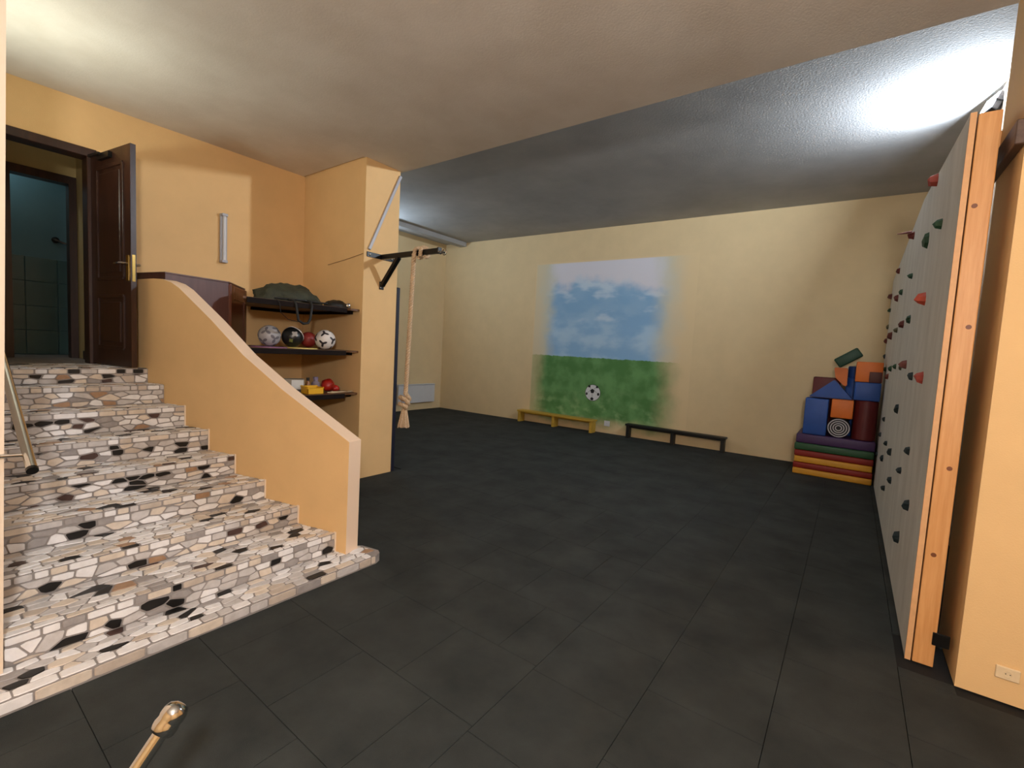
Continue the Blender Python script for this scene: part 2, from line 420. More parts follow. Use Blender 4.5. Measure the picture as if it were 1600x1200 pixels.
# platform: top and front
topP = [(y, -x) for x, y in plat]
fr_top0 = lambda u, v: Vector((-v, u, NZ[0]-.004)), Vector((0, 0, 1))
nose = rowcells(-.55, 2.05, 2.672, 2.735, .07, .17)
lay(0, nose, fr_top0, cols=EW)
inner = [(-.55, 2.735), (2.12, 2.735), (2.10, 2.88), (2.04, 2.945), (.29, 2.945), (.29, 2.885), (-.55, 2.885)]
inner = [(.0, 2.735), (2.13, 2.735), (2.10, 2.88), (2.04, 2.937), (.0, 2.937)]
lay(0, [c for c in voro(inner, .085, .05) if min(p[0] for p in c) > .2 or max(p[1] for p in c) < 2.88], fr_top0)
fr_f0 = lambda u, v: Vector((-2.67, u, v)), Vector((1, 0, 0))
lay(0, rowcells(-.55, 2.08, .006, .060, .10, .22), fr_f0, cols=[.2, .3, .2, .12, .12, .02, .03, .01])
for k in range(1, 9):
    x0 = NX[k]; x1 = NX[k+1] if k < 8 else XL; z0, z1 = NZ[k-1], NZ[k]
    fr_r = (lambda u, v, x0=x0: Vector((x0, u, v))), Vector((1, 0, 0))
    ye = ypar(x0)
    lay(k, rowcells(YS, ye, z1-.046, z1-.004, .05, .13), fr_r, cols=EW)
    h = z1-.046-z0
    lay(k, voro([(YS, z0), (ye, z0), (ye, z1-.046), (YS, z1-.046)], .085, max(.036, h/2 if h < .1 else h/3)), fr_r)
    fr_t = (lambda u, v, z1=z1: Vector((-v, u, z1-.004))), Vector((0, 0, 1))
    ye2 = ypar(x1)
    lay(k, rowcells(YS, ye, -x0+.001, -x0+.045, .05, .13), fr_t, cols=EW)
    lay(k, voro([(YS, -x0+.045), (ye-.01, -x0+.045), (ye2, -x1-.002), (YS, -x1-.002)], .085, .05), fr_t)
def stone_geo(bm, poly, fr, mi=0, hgt=None):
    f, n = fr; h = hgt or random.uniform(.0035, .006)
    cu = sum(p[0] for p in poly)/len(poly); cv = sum(p[1] for p in poly)/len(poly)
    a = [bm.verts.new(f(*p)) for p in poly]; c = [bm.verts.new(f(p[0]+(cu-p[0])*.05, p[1]+(cv-p[1])*.07)+n*h) for p in poly]
    N = len(poly); fs = [bm.faces.new(c)]+[bm.faces.new((a[i], a[(i+1) % N], c[(i+1) % N], c[i])) for i in range(N)]
    for q in fs: q.material_index = mi
def pxarea(st):
    q = [pix(st[2][0](*p)) for p in st[1]]
    if not all(8 < x < 1600 and 0 < y < 1200 for x, y in q): return 0
    return abs(sum(q[i][0]*q[(i+1) % len(q)][1]-q[(i+1) % len(q)][0]*q[i][1] for i in range(len(q))))/2
stones.sort(key=pxarea, reverse=True)
for st in stones[:300]:
    b = B(); stone_geo(b, st[1], st[2]); obj('stone', b, STONE[st[3]], steps[st[0]])
b = B()
for st in stones[300:]: stone_geo(b, st[1], st[2], st[3])
o = obj('stone_mosaic', b, STONE, stair); o['kind'] = 'stuff'

# parapet
par_top = [(-2.83, .889), (-3.104, 1.024), (-3.489, 1.213), (-3.908, 1.449), (-4.286, 1.719), (-4.692, 1.981), (-4.80, 2.03), (-4.925, 2.06), (-5.05, 2.066), (-5.80, 2.05)]
b = B(); TH = .12
front = [(x, z) for x, z in par_top]
bot = [(-5.80, .0), (-2.95, .0), (-2.95, .06), (-2.835, .06)]
outl = front+bot
pts = [Vector((x, ypar(x), z)) for x, z in outl]
extr(b, pts, Vector((-PN.x*TH, -PN.y*TH, 0)))
b.faces.ensure_lookup_table(); b.normal_update()
for f in b.faces:
    if len(f.verts) == 4 and abs(f.normal.x*PN.x+f.normal.y*PN.y) < .3: f.material_index = 1
par = struct('wall_parapet', b, [YEL, mat('parapet_edge', (240, 212, 184), .7, var=.02, scale=4)], 'sloping yellow plaster parapet beside the stairs', 'parapet wall')
# thin pale plaster lip along each riser end
for k in range(1, 7):
    b = B(); x = NX[k]; y = ypar(x); box(b, (x-.012, y-.006, NZ[k-1]), (x+.012, y+.012, NZ[k]+.008), .003); obj('plaster_lip', b, CREAM, par)

# ------------------------------------------------------------------ chrome handrails
r0 = at_y(50, 733, .36); r1 = at_y(6, 571, .36); rd = (r1-r0)
hr = thing('handrail', 'slim chrome handrail beside the cream wall on the stairs', 'handrail', (r0.x, r0.y, 0))
b = B(); tube(b, [r0, r0+rd*3.0], .019, 16); obj('tube', b, CHR, hr, True)
b = B(); lathe(b, r0-rd.normalized()*.012, rd, [(0, 0), (0, .02), (.014, .021), (.014, 0)], 16); obj('end_cap', b, BLK, hr, True)
for t in (.12, 2.2):
    j = r0+rd*t; b = B(); tube(b, [j, Vector((-2.892 if t < 1 else j.x, .255 if t < 1 else .27, j.z))], .009, 10); obj('bracket', b, CHR, hr, True)
dpth = 1.2
e0 = EYE+ray(265, 1125)*dpth; e1 = EYE+ray(215, 1200)*(dpth-.05); ed = (e0-e1).normalized()
foot = e0-ed*(e0.z/ed.z)
h2 = thing('grab_rail', 'chrome tube rail with a round end cap in the foreground', 'handrail', (foot.x, foot.y, 0))
b = B(); tube(b, [e0, foot+ed*.004], .018, 20); obj('tube', b, CHR, h2, True)
b = B(); lathe(b, e0-ed*.03, ed, [(0, .018), (0, .026), (.006, .030), (.02, .031), (.028, .029), (.032, .029), (.038, .031), (.052, .030), (.064, .024), (.07, .012), (.071, 0)], 28); obj('end_cap', b, CHR, h2, True)
b = B(); lathe(b, (foot.x, foot.y, 0), (0, 0, 1), [(0, 0), (0, .05), (.008, .05), (.008, 0)], 24); obj('flange', b, CHR, h2)

# ------------------------------------------------------------------ cabinet behind the parapet
CZ = 2.14
cab = thing('corner_cabinet', 'brown wooden corner cabinet behind the stair parapet', 'cabinet', (-5.5, 2.0, 0))
cA, cB, cC, cD = (-5.175, 1.56), (-5.272, 2.137), (-5.815, 2.53), (-5.815, 1.42)
b = B(); prism(b, [cA, cB, cC, cD], 0, CZ); obj('body', b, PURW, cab)
dvec = (Vector(cC)-Vector(cB)); dl = dvec.length; dvec.normalize(); dnn = Vector((-dvec.y, dvec.x));
if dnn.x < 0: dnn = -dnn
mid = (Vector(cB)+Vector(cC))/2
b = B(); obox(b, (mid.x+dnn.x*.008, mid.y+dnn.y*.008, CZ/2), (*dvec, 0), dl/2-.005, (*dnn, 0), .008, (0, 0, 1), CZ/2-.01, .003); door = obj('door', b, REDW, cab)
for s in (-1, 1):
    c = mid+dvec*(s*(dl/2-.06)); b = B(); obox(b, (c.x+dnn.x*.02, c.y+dnn.y*.02, CZ/2), (*dvec, 0), .05, (*dnn, 0), .006, (0, 0, 1), CZ/2-.012, .004); obj('stile', b, REDW, door)
for z in (.1, CZ-.09):
    b = B(); obox(b, (mid.x+dnn.x*.02, mid.y+dnn.y*.02, z), (*dvec, 0), dl/2-.11, (*dnn, 0), .006, (0, 0, 1), .07, .004); obj('rail', b, REDW, door)
b = B(); prism(b, [(-5.165, 1.555), (-5.262, 2.142), (-5.815, 2.54), (-5.815, 1.415)], CZ, CZ+.012); obj('top', b, PURW, cab)

# wall light strip
wl = at_x(348, 373, XL)
t = thing('wall_light', 'narrow white strip light fixed upright on the left wall', 'wall light', (XL, wl.y, wl.z-.28))
b = B(); box(b, (XL, wl.y-.035, wl.z-.27), (XL+.03, wl.y+.035, wl.z+.27), .004); obj('housing', b, GREYP, t)
b = B(); tube(b, [(XL+.04, wl.y, wl.z-.25), (XL+.04, wl.y, wl.z+.25)], .018, 14); obj('tube', b, WHT, t, True)
for s in (-1, 1):
    b = B(); box(b, (XL+.028, wl.y-.03, wl.z+s*.255-.015), (XL+.065, wl.y+.03, wl.z+s*.255+.015), .004); obj('end_cap', b, GREYP, t)

# ------------------------------------------------------------------ corner shelves
SZ = [1.972, 1.497, 1.012]
names = ['highest dark wooden corner shelf with the green bag on it', 'middle dark wooden corner shelf holding the row of balls', 'lowest dark wooden corner shelf with the yellow tub']
for z, lb in zip(SZ, names):
    t = thing('corner_shelf', lb, 'shelf', (-5.3, 2.9, z-.06), 'corner shelves')
    b = B(); prism(b, [(-4.6, YN-.002), (XL+.002, YN-.002), (XL+.002, 2.56), (-4.6, 1.99)], z-.02, z); obj('board', b, SHELFW, t)
    b = B(); box(b, (-4.6, 2.02, z-.055), (-4.585, 3.08, z-.003), .002); obj('batten', b, BATW, t)
    b = B(); box(b, (XL+.002, 2.6, z-.055), (XL+.04, YN-.01, z-.02), .002); obj('batten', b, BATW, t)
    b = B(); box(b, (XL+.04, YN-.04, z-.055), (-4.72, YN-.002, z-.02), .002); obj('batten', b, BATW, t)

# green bag, a draped lump
def lump(bm, c, rx, ry, rz, seed, amp=.12, n=28, m=14, flat=0.0, ridge=3.0):
    rings = []
    for j in range(m+1):
        ph = math.pi*j/m-math.pi/2; ring = []
        for i in range(n):
            a = 2*math.pi*i/n
            d = Vector((math.cos(a)*math.cos(ph), math.sin(a)*math.cos(ph), math.sin(ph)))
            k = 1+amp*noise.noise(d*ridge+Vector((seed, seed*2, 0)))+amp*.5*noise.noise(d*ridge*2.6+Vector((0, seed, 3)))
            z = d.z*rz*k
            if d.z < 0: z *= flat
            ring.append(bm.verts.new((c[0]+d.x*rx*k, c[1]+d.y*ry*k, c[2]+z)))
        rings.append(ring)
    for j in range(m):
        for i in range(n):
            bm.faces.new((rings[j][i], rings[j][(i+1) % n], rings[j+1][(i+1) % n], rings[j+1][i]))
    bmesh.ops.remove_doubles(bm, verts=bm.verts, dist=1e-4)
GREENB = mat('dark_green_canvas', (62, 64, 46), .75, rgb2=(44, 46, 34), scale=14, bump=.5, bscale=40)
BLKC = mat('black_cloth', (22, 20, 18), .6, var=.1, bump=.3, bscale=60)
z = SZ[0]
p0, p1 = at_x(398, 470, -4.93), at_x(502, 470, -4.93); cy = (p0.y+p1.y)/2
t = thing('duffel_bag', 'dark green canvas bag slumped on the highest corner shelf', 'bag', (-4.93, cy, z))
b = B(); lump(b, (-4.93, cy-.01, z+.0), .24, (p1.y-p0.y)/2, .20, 3.3, .22, 40, 20, 0, 2.4)
bd = obj('bag_body', b, GREENB, t, 'all')
b = B(); tube(b, [(-4.7, cy-.28, z+.025), (-4.672, cy-.1, z+.03), (-4.67, cy+.1, z+.028), (-4.70, cy+.3, z+.03)], .009, 8); obj('seam', b, BLKC, bd, True)
la = at_x(462, 478, -4.57); lb_ = at_x(486, 478, -4.57); lc = at_x(477, 506, -4.57)
b = B(); pts = [(-4.70, la.y-.02, z+.03), (-4.60, la.y, z+.01), (-4.57, la.y+.005, z-.03), (-4.57, la.y+.03, lc.z+.03), (-4.57, lc.y-.02, lc.z+.0), (-4.57, lc.y+.03, lc.z+.01), (-4.57, lb_.y-.005, lc.z+.06), (-4.57, lb_.y+.01, z-.03), (-4.60, lb_.y+.015, z+.012), (-4.70, lb_.y+.02, z+.03)]
tube(b, pts, .013, 8); obj('strap', b, BLKC, t, True)
q0 = at_x(437, 488, -4.57); q1 = at_x(450, 499, -4.57); q2 = at_x(466, 503, -4.57)
b = B(); tube(b, [(-4.60, q0.y-.02, z+.008), (-4.572, q0.y, z-.03), (-4.57, q0.y+.01, q0.z), q1, q2, (-4.57, la.y+.06, lc.z+.03)], .003, 6); obj('cord', b, BLKC, t, True)
p0, p1 = at_x(508, 475, -4.75), at_x(544, 475, -4.75); cy = (p0.y+p1.y)/2
t = thing('pouch', 'black glossy pouch beside the green bag on the shelf', 'pouch', (-4.76, cy, z))
b = B(); lump(b, (-4.76, cy, z+.0), .12, (p1.y-p0.y)/2, .085, 8.1, .14, 30, 14, 0, 2.2); pb = obj('pouch_body', b, BLKC, t, 'all')
b = B(); lathe(b, (-4.655, p1.y-.06, z+.035), (1, -.2, .1), [(0, .025), (.006, .025), (.01, .018), (.01, 0)], 14); obj('buckle', b, CHR, pb, True)

# balls on the middle shelf, each with its patches
z = SZ[1]; RB = .108
def sphere(bm, c, r, u=28, v=16):
    bmesh.ops.create_uvsphere(bm, u_segments=u, v_segments=v, radius=r, matrix=Matrix.Translation(c))
def patch(bm, c, r, dirv, ang, shape, spin=0, off=.0016, n=30):
    """a patch lying on the sphere: shape(t)-> radius factor"""
    d = Vector(dirv).normalized(); s = d.orthogonal().normalized(); u = d.cross(s); c = Vector(c)
    cen = bm.verts.new(c+d*(r+off)); prev = []
    for ring in (.5, 1):
        cur = []
        for k in range(n):
            a = 2*math.pi*k/n; q = ang*ring*shape(a+spin)
            cur.append(bm.verts.new(c+(d*math.cos(q)+(s*math.cos(a)+u*math.sin(a))*math.sin(q))*(r+off)))
        if not prev:
            for k in range(n): bm.faces.new((cen, cur[k], cur[(k+1) % n]))
        else:
            for k in range(n): bm.faces.new((prev[k], cur[k], cur[(k+1) % n], prev[(k+1) % n]))
        prev = cur
star = lambda a: .30+.70*abs(math.cos(a*1.5))**4
tri = lambda a: .55+.45*math.cos(3*a)
pent = lambda a: 1-.08*math.cos(5*a)
ico = [Vector(v).normalized() for v in [(0, s1*1, s2*1.618) for s1 in (-1, 1) for s2 in (-1, 1)]+[(s1*1, s2*1.618, 0) for s1 in (-1, 1) for s2 in (-1, 1)]+[(s2*1.618, 0, s1*1) for s1 in (-1, 1) for s2 in (-1, 1)]]
def ball(px, py, X, label, base, pm, shape, ang, rotm, r=RB, lift=.0115):
    P = at_x(px, py, X); c = Vector((P.x, P.y, z+r+.001+lift))
    t = thing('ball', label, 'ball', (c.x, c.y, z), 'balls on the middle shelf')
    b = B(); sphere(b, c, r); skin = obj('skin', b, base, t, 'all')
    if pm:
        for d in ico:
            b = B(); patch(b, c, r, rotm @ d, ang, shape, spin=d.x*3); obj('patch', b, pm, skin, 'all')
    return t, c
from mathutils import Euler
GRYB = mat('ball_grey', (176, 172, 172), .45); GRYD = mat('ball_dark_grey', (110, 106, 112), .45)
BLKB = mat('ball_black', (24, 24, 24), .35); WHTB = mat('ball_white', (226, 220, 214), .4, var=.02); REDB = mat('ball_red', (150, 48, 40), .5)
SILB = mat('ball_silver', (168, 160, 150), .4); GRNB = mat('ball_olive', (110, 118, 60), .5)
ball(421, 528, -4.92, 'grey ball with darker squiggle patches on the middle shelf', GRYB, GRYD, tri, .5, Euler((.3, .8, .2)).to_matrix())
tb, cb = ball(457, 529, -4.87, 'black ball with silver and white bands on the middle shelf', BLKB, None, None, 0, None)
sk = tb.children[0]
for d, m_, a_ in (((.9, -.25, .3), SILB, .33), ((.75, -.55, -.35), GRNB, .22), ((.5, .5, .65), SILB, .25)):
    b = B(); patch(b, cb, RB, d, a_, lambda a: .6+.4*math.cos(2*a)**2); obj('patch', b, m_, sk, 'all')
b = B(); nrm = Vector((-.3, .75, .6)).normalized(); s_ = nrm.orthogonal().normalized(); u_ = nrm.cross(s_); off = nrm*(RB*.45); rr = RB*math.sqrt(1-.45**2)
tube(b, [cb+off+(s_*math.cos(a*.2094)+u_*math.sin(a*.2094))*rr for a in range(30)], .005, 6, True); obj('stripe', b, WHTB, sk, True)
ball(482, 529, -5.02, 'plain dark red ball behind the others on the middle shelf', REDB, None, None, 0, None, .088)
ball(508, 535, -4.715, 'white football with dark star patches on the middle shelf', WHTB, mat('star_dark', (52, 46, 50), .45), star, .46, Euler((.15, .55, .35)).to_matrix(), lift=0)
# flat rings under the balls
def hoop(px0, px1, py, X, label, m, zz):
    a, c = at_x(px0, py, X), at_x(px1, py, X); cy = (a.y+c.y)/2; R_ = (c.y-a.y)/2
    b = B(); lathe(b, (X, cy, zz), (0, 0, 1), [(0, 0), (0, R_), (.008, R_), (.010, R_-.006), (.010, 0)], 40)
    o = obj('throwing_disc', b, m, origin=(X, cy, zz)); tag(o, label, 'disc', 'discs on the middle shelf'); return o
hoop(394, 446, 539, -4.80, 'flat purple disc under the grey ball', mat('purple_plastic', (142, 92, 130), .45), z+.0005)
hoop(446, 494, 541, -4.86, 'flat pale yellow disc under the black ball', mat('pale_yellow_plastic', (232, 208, 120), .45), z+.0005)

# things on the lowest shelf
z = SZ[2]
P = at_x(460, 595, -4.92)
t = thing('carton', 'grey carton with a white printed label on the lowest shelf', 'box', (P.x, P.y, z))
ax = Vector((.35, 1, 0)).normalized(); ay = Vector((1, -.35, 0)).normalized()
CARD = mat('grey_card', (150, 138, 118), .7); LAB = mat('white_label', (222, 220, 214), .6); DARKP = mat('dark_print', (60, 58, 60), .6)
b = B(); obox(b, (P.x, P.y-.02, z+.075), ax, .11, ay, .06, (0, 0, 1), .075, .003); cb_ = obj('body', b, CARD, t)
b = B(); obox(b, Vector((P.x, P.y-.02, z+.085))+ay*.061+ax*.04, ax, .06, ay, .0012, (0, 0, 1), .055); lo_ = obj('printed_label', b, LAB, cb_)
b = B(); obox(b, Vector((P.x, P.y-.02, z+.02))+ay*.061, ax, .109, ay, .0015, (0, 0, 1), .019); obj('dark_band', b, DARKP, cb_)
YTUB = mat('yellow_tub_plastic', (236, 178, 40), .4, var=.04)
P = at_x(489, 606, -4.72)
t = thing('yellow_tub', 'small bright yellow plastic tub on the lowest shelf', 'tub', (P.x, P.y, z))
b = B(); box(b, (P.x-.07, P.y-.10, z), (P.x+.07, P.y+.09, z+.008), .003); box(b, (P.x+.058, P.y-.10, z), (P.x+.07, P.y+.09, z+.065), .003); box(b, (P.x-.07, P.y-.10, z), (P.x-.058, P.y+.09, z+.085), .003)
box(b, (P.x-.07, P.y-.10, z), (P.x+.07, P.y-.088, z+.08), .003); box(b, (P.x-.07, P.y+.078, z), (P.x+.07, P.y+.09, z+.075), .003); obj('tub_wall', b, YTUB, t)
b = B(); extr(b, [(P.x-.07, P.y-.11, z+.078), (P.x+.075, P.y-.11, z+.06), (P.x+.075, P.y-.085, z+.06), (P.x-.07, P.y-.085, z+.085)], (0, 0, .006)); obj('rim', b, YTUB, t)
def bottle(px, py, X, zz, r, h, m, capm, label, name='bottle'):
    P = at_x(px, py, X); t = thing(name, label, 'bottle', (X, P.y, zz))
    b = B(); lathe(b, (X, P.y, zz), (0, 0, 1), [(0, 0), (0, r), (h*.6, r), (h*.75, r*.5), (h*.8, r*.45), (h*.8, 0)], 18); bo = obj('bottle_body', b, m, t, True)
    b = B(); lathe(b, (X, P.y, zz+h*.8), (0, 0, 1), [(0, 0), (0, r*.6), (h*.2, r*.6), (h*.2, 0)], 18); obj('cap', b, capm, t, True)
bottle(481, 600, -4.84, z, .026, .165, mat('amber', (140, 90, 40), .3), BLKB, 'small amber bottle with a black cap on the lowest shelf')
bottle(493, 600, -4.87, z, .045, .17, mat('smoky_plastic', (138, 126, 134), .3), mat('lilac_cap', (130, 118, 146), .4), 'greyish plastic bottle with a lilac cap on the lowest shelf')
P = at_x(512, 603, -4.84)
REDG = mat('red_vinyl', (178, 36, 24), .4, var=.08)
t = thing('boxing_glove', 'rounded red glove behind the yellow tub', 'glove', (P.x, P.y, z))
b = B(); lump(b, (P.x, P.y, z+.065), .08, .075, .085, 5.1, .1, 24, 14, .68, 1.6); gb = obj('glove_body', b, REDG, t, 'all')
b = B(); lump(b, (P.x+.03, P.y+.075, z+.035), .05, .05, .045, 2.2, .1, 18, 10, .68, 1.6); obj('thumb', b, REDG, gb, 'all')
P = at_x(516, 610, -4.68)
b = B()
tube(b, [(P.x+.03*math.cos(a*.35)*(1+.02*a), P.y+(.06+.002*a)*math.sin(a*.35)+.004*a, z+.006+.0002*a) for a in range(44)], .0045, 6)
tag(obj('skipping_cord', b, mat('pale_cord', (206, 186, 150), .8), smooth=True, origin=(P.x, P.y, z)), 'loosely coiled pale cord at the front of the lowest shelf', 'cord')

# ------------------------------------------------------------------ bracket, rope, trunking on the pillar
BY, BZ = 3.5, 2.605
t = thing('steel_arm', 'black steel arm bracket bolted to the pillar', 'bracket', (XP, BY, BZ))
b = B(); box(b, (XP, 3.285, BZ-.028), (XP+.01, 3.67, BZ+.028), .002); wp = obj('wall_plate', b, BLK, t)
for y in (3.32, 3.63):
    b = B(); lathe(b, (XP+.008, y, BZ), (1, 0, 0), [(0, .012), (.008, .012), (.012, .006), (.012, 0)], 12); obj('bolt', b, CHR, wp, True)
XE = -3.60
b = B(); bar(b, (XP+.01, BY, BZ), (XE, BY, BZ), .045, .055, bev=.004); obj('arm', b, BLK, t)
b = B(); bar(b, (XP+.015, BY+.0, BZ-.33), (XP+.30, BY, BZ-.02), .045, .05, up=(0, 1, 0), bev=.003); st_ = obj('strut', b, BLK, t)
b = B(); box(b, (XP, BY-.03, BZ-.375), (XP+.012, BY+.03, BZ-.285), .002); fp = obj('foot_plate', b, BLK, t)
for dz in (-.355, -.31):
    b = B(); lathe(b, (XP+.01, BY+.0-.018, BZ+dz), (1, 0, 0), [(0, .009), (.007, .009), (.01, .004), (.01, 0)], 10); obj('bolt', b, CHR, fp, True)
b = B(); box(b, (XE-.01, BY-.028, BZ-.034), (XE+.006, BY+.028, BZ+.034), .003); obj('end_plate', b, BLK, t)
b = B()
for (cx, r, tl) in ((XE+.035, .035, 0), (XE+.07, .03, 1)):
    tube(b, [(cx+r*math.cos(a*.3927)*(1 if not tl else .9), BY+(.0 if tl else r*math.sin(a*.3927)), BZ-.02+(r*math.sin(a*.3927) if tl else 0)) for a in range(16)], .007, 8, True)
obj('ring', b, CHR, t, True)
# rope: three laid strands
RX = -3.945
t = thing('climbing_rope', 'thick pale twisted rope with a knot and tassel hung on the bracket', 'rope', (RX-.05, BY, .65))
def strands(bm, path, R_=.0145, r=.0118, pitch=.085, n=7):
    path = [Vector(p) for p in path]; L = 0
    fr = []
    for i, p in enumerate(path):
        tgt = (path[min(i+1, len(path)-1)]-path[max(i-1, 0)]).normalized()
        s = tgt.cross(Vector((0, 1, 0.02))).normalized(); u = tgt.cross(s)
        if i: L += (p-path[i-1]).length
        fr.append((p, s, u, L))
    for k in range(3):
        tube(bm, [p+(s*math.cos(2*math.pi*(l/pitch+k/3))+u*math.sin(2*math.pi*(l/pitch+k/3)))*R_ for p, s, u, l in fr], r, n)
def interp(pts, step=.009):
    out = []
    for a, c in zip(pts, pts[1:]):
        a, c = Vector(a), Vector(c); n = max(1, int((c-a).length/step))
        out += [a.lerp(c, i/n) for i in range(n)]
    return out+[Vector(pts[-1])]
def smoothpath(pts, it=3):
    pts = [Vector(p) for p in pts]
    for _ in range(it):
        q = [pts[0]]
        for a, c in zip(pts, pts[1:]): q += [a*.75+c*.25, a*.25+c*.75]
        pts = q+[pts[-1]]
    return pts
top = Vector((RX, BY-.045, BZ-.02)); botr = Vector((RX-.055, BY-.045, 1.04))
b = B(); strands(b, interp([top, botr])); obj('rope_length', b, ROPE, t, True)
for dx in (0.005, .10):
    b = B(); pth = smoothpath([(RX+dx, BY-.045, BZ-.05), (RX+dx, BY-.043, BZ+.02), (RX+dx+.01, BY-.03, BZ+.05), (RX+dx+.03, BY+.03, BZ+.05), (RX+dx+.04, BY+.045, BZ), (RX+dx+.045, BY+.03, BZ-.05), (RX+dx+.05, BY-.03, BZ-.055)], 3)
    strands(b, pth, .011, .0115); obj('loop', b, ROPE, t, True)
kz = 1.0; kx = RX-.058
kn = [(kx, BY-.045, 1.07), (kx+.05, BY-.07, 1.04), (kx+.055, BY-.02, .99), (kx-.03, BY+.0, .97), (kx-.065, BY-.05, .985), (kx-.03, BY-.095, 1.02), (kx+.04, BY-.085, 1.0), (kx+.05, BY-.04, .95), (kx+.0, BY-.01, .92), (kx-.05, BY-.05, .915), (kx-.045, BY-.09, .94), (kx+.02, BY-.10, .93), (kx+.045, BY-.06, .905), (kx-.0, BY-.045, .88)]
b = B(); strands(b, interp(smoothpath(kn, 3), .012), .013, .0135); obj('knot', b, ROPE, t, True)
b = B()
for i in range(90):
    a = random.uniform(0, 6.28); r = math.sqrt(random.random())
    x0, y0 = kx-.004+.02*r*math.cos(a), BY-.05+.02*r*math.sin(a)
    x1, y1 = kx-.014+.068*r*math.cos(a), BY-.05+.068*r*math.sin(a)
    zb = .665+random.uniform(0, .022)
    tube(b, [(x0, y0, .90), ((x0+x1)/2+.002, (y0+y1)/2, .79), (x1, y1, zb)], .0075, 5)
obj('tassel', b, ROPE, t, True)
# grey cable trunking on the pillar, plus the thin cable on the niche wall
b = B(); bar(b, (XP+.012, 3.31, 2.66), (XP+.012, 3.725, 3.60), .034, .024, up=(1, 0, 0), bev=.004)
tag(obj('cable_trunking', b, GREYP, origin=(XP, 3.31, 2.66)), 'grey plastic cable trunking slanting up the pillar', 'trunking')
b = B(); tube(b, [(-4.56, YN-.005, 2.602), (-4.9, YN-.006, 2.555), (-5.255, YN-.005, 2.519)], .003, 6)
tag(obj('thin_cable', b, mat('brown_cable', (140, 96, 54), .6), origin=(-4.9, YN, 2.55)), 'thin brown cable running from the bracket across the niche wall', 'cable')
# navy mat standing behind the pillar
NAVY = mat('navy_vinyl', (20, 22, 44), .55)
b = B(); box(b, (-5.6, YP+.01, .0), (-4.552, YP+.06, 2.29), .006)
tag(obj('gym_mat', b, NAVY, origin=(-5.1, YP+.03, 0)), 'tall dark navy gym mat standing behind the pillar', 'gym mat')

# ------------------------------------------------------------------ radiator
t = thing('radiator', 'white panel radiator low on the hall end wall', 'radiator', (XLF, 7.75, .2))
b = B(); box(b, (XLF+.055, 7.12, .19), (XLF+.115, 8.28, .64), .008, 2); rp = obj('panel', b, WHT, t)
b = B(); box(b, (XLF+.045, 7.115, .62), (XLF+.115, 8.285, .648), .004); obj('top_grille', b, WHT, rp)
for y in (7.3, 8.1):
    b = B(); box(b, (XLF+.001, y-.03, .25), (XLF+.05, y+.03, .55)); obj('wall_bracket', b, GREYP, t)
b = B(); tube(b, [(XLF+.08, 7.12, .6), (XLF+.08, 7.03, .6), (XLF+.08, 7.0, .57), (XLF+.08, 7.0, 0)], .012, 10); obj('pipe', b, GREYP, t, True)
b = B(); lathe(b, (XLF+.08, 7.06, .6), (0, -1, 0), [(0, .02), (.05, .024), (.05, 0)], 12); obj('valve', b, BLKB, t, True)

# ------------------------------------------------------------------ mural on the back wall
def bw(x, z, off=0): return Vector((x, YB(x)-off, z))
mx0, mx1, mz0, mz1 = -5.86, -2.40, .06, 3.55
mural_mat = bpy.data.materials.new('mural_paint'); mural_mat.use_nodes = True
nt = mural_mat.node_tree; bs = nt.nodes['Principled BSDF']; bs.inputs['Roughness'].default_value = .75; bs.inputs['Specular IOR Level'].default_value = .25
def N(tp, **kw):
    n = nt.nodes.new(tp)
    for k, v in kw.items(): setattr(n, k, v)
    return n
def lk(a, c): nt.links.new(a, c)
tc = N('ShaderNodeTexCoord'); sp = N('ShaderNodeSeparateXYZ'); lk(tc.outputs['Object'], sp.inputs[0])
def noi(scale, det=4, vec=None):
    n = N('ShaderNodeTexNoise'); n.inputs['Scale'].default_value = scale; n.inputs['Detail'].default_value = det
    if vec:
        mp = N('ShaderNodeMapping'); mp.inputs['Scale'].default_value = vec; lk(tc.outputs['Object'], mp.inputs[0]); lk(mp.outputs[0], n.inputs[0])
    else: lk(tc.outputs['Object'], n.inputs[0])
    return n.outputs['Fac']
def mth(op, a, c=None, clamp=False):
    n = N('ShaderNodeMath', operation=op, use_clamp=clamp)
    for i, v in enumerate((a, c)):
        if v is None: continue
        if isinstance(v, (int, float)): n.inputs[i].default_value = v
        else: lk(v, n.inputs[i])
    return n.outputs[0]
def sst(v, a, c):
    n = N('ShaderNodeMapRange', interpolation_type='SMOOTHSTEP'); lk(v, n.inputs[0]); n.inputs[1].default_value = a; n.inputs[2].default_value = c
    return n.outputs[0]
def mix(f, a, c):
    n = N('ShaderNodeMix', data_type='RGBA')
    if isinstance(f, (int, float)): n.inputs[0].default_value = f
    else: lk(f, n.inputs[0])
    for i, v in ((6, a), (7, c)):
        if isinstance(v, tuple): n.inputs[i].default_value = (*lin(v), 1)
        else: lk(v, n.inputs[i])
    return n.outputs[2]
X_, Z_ = sp.outputs[0], sp.outputs[2]          # metres from the mural's lower left corner
edge = mth('MULTIPLY', mth('SUBTRACT', noi(3.0, 5), .5), .35)
Xw, Zw = mth('ADD', X_, edge), mth('ADD', Z_, edge)
WALLC = (228, 204, 160)
sky = mix(sst(noi(1.6, 3, (1, 1, 1.8)), .38, .64), (142, 184, 222), (178, 208, 232))
sky = mix(mth('MULTIPLY', sst(Zw, 1.9, 2.6), .7), sky, (134, 176, 212))
cl = mth('MULTIPLY', sst(mth('ADD', noi(1.9, 3, (.8, 1, 2.0)), mth('MULTIPLY', mth('SUBTRACT', Z_, 2.4), .16)), .54, .72), .8)
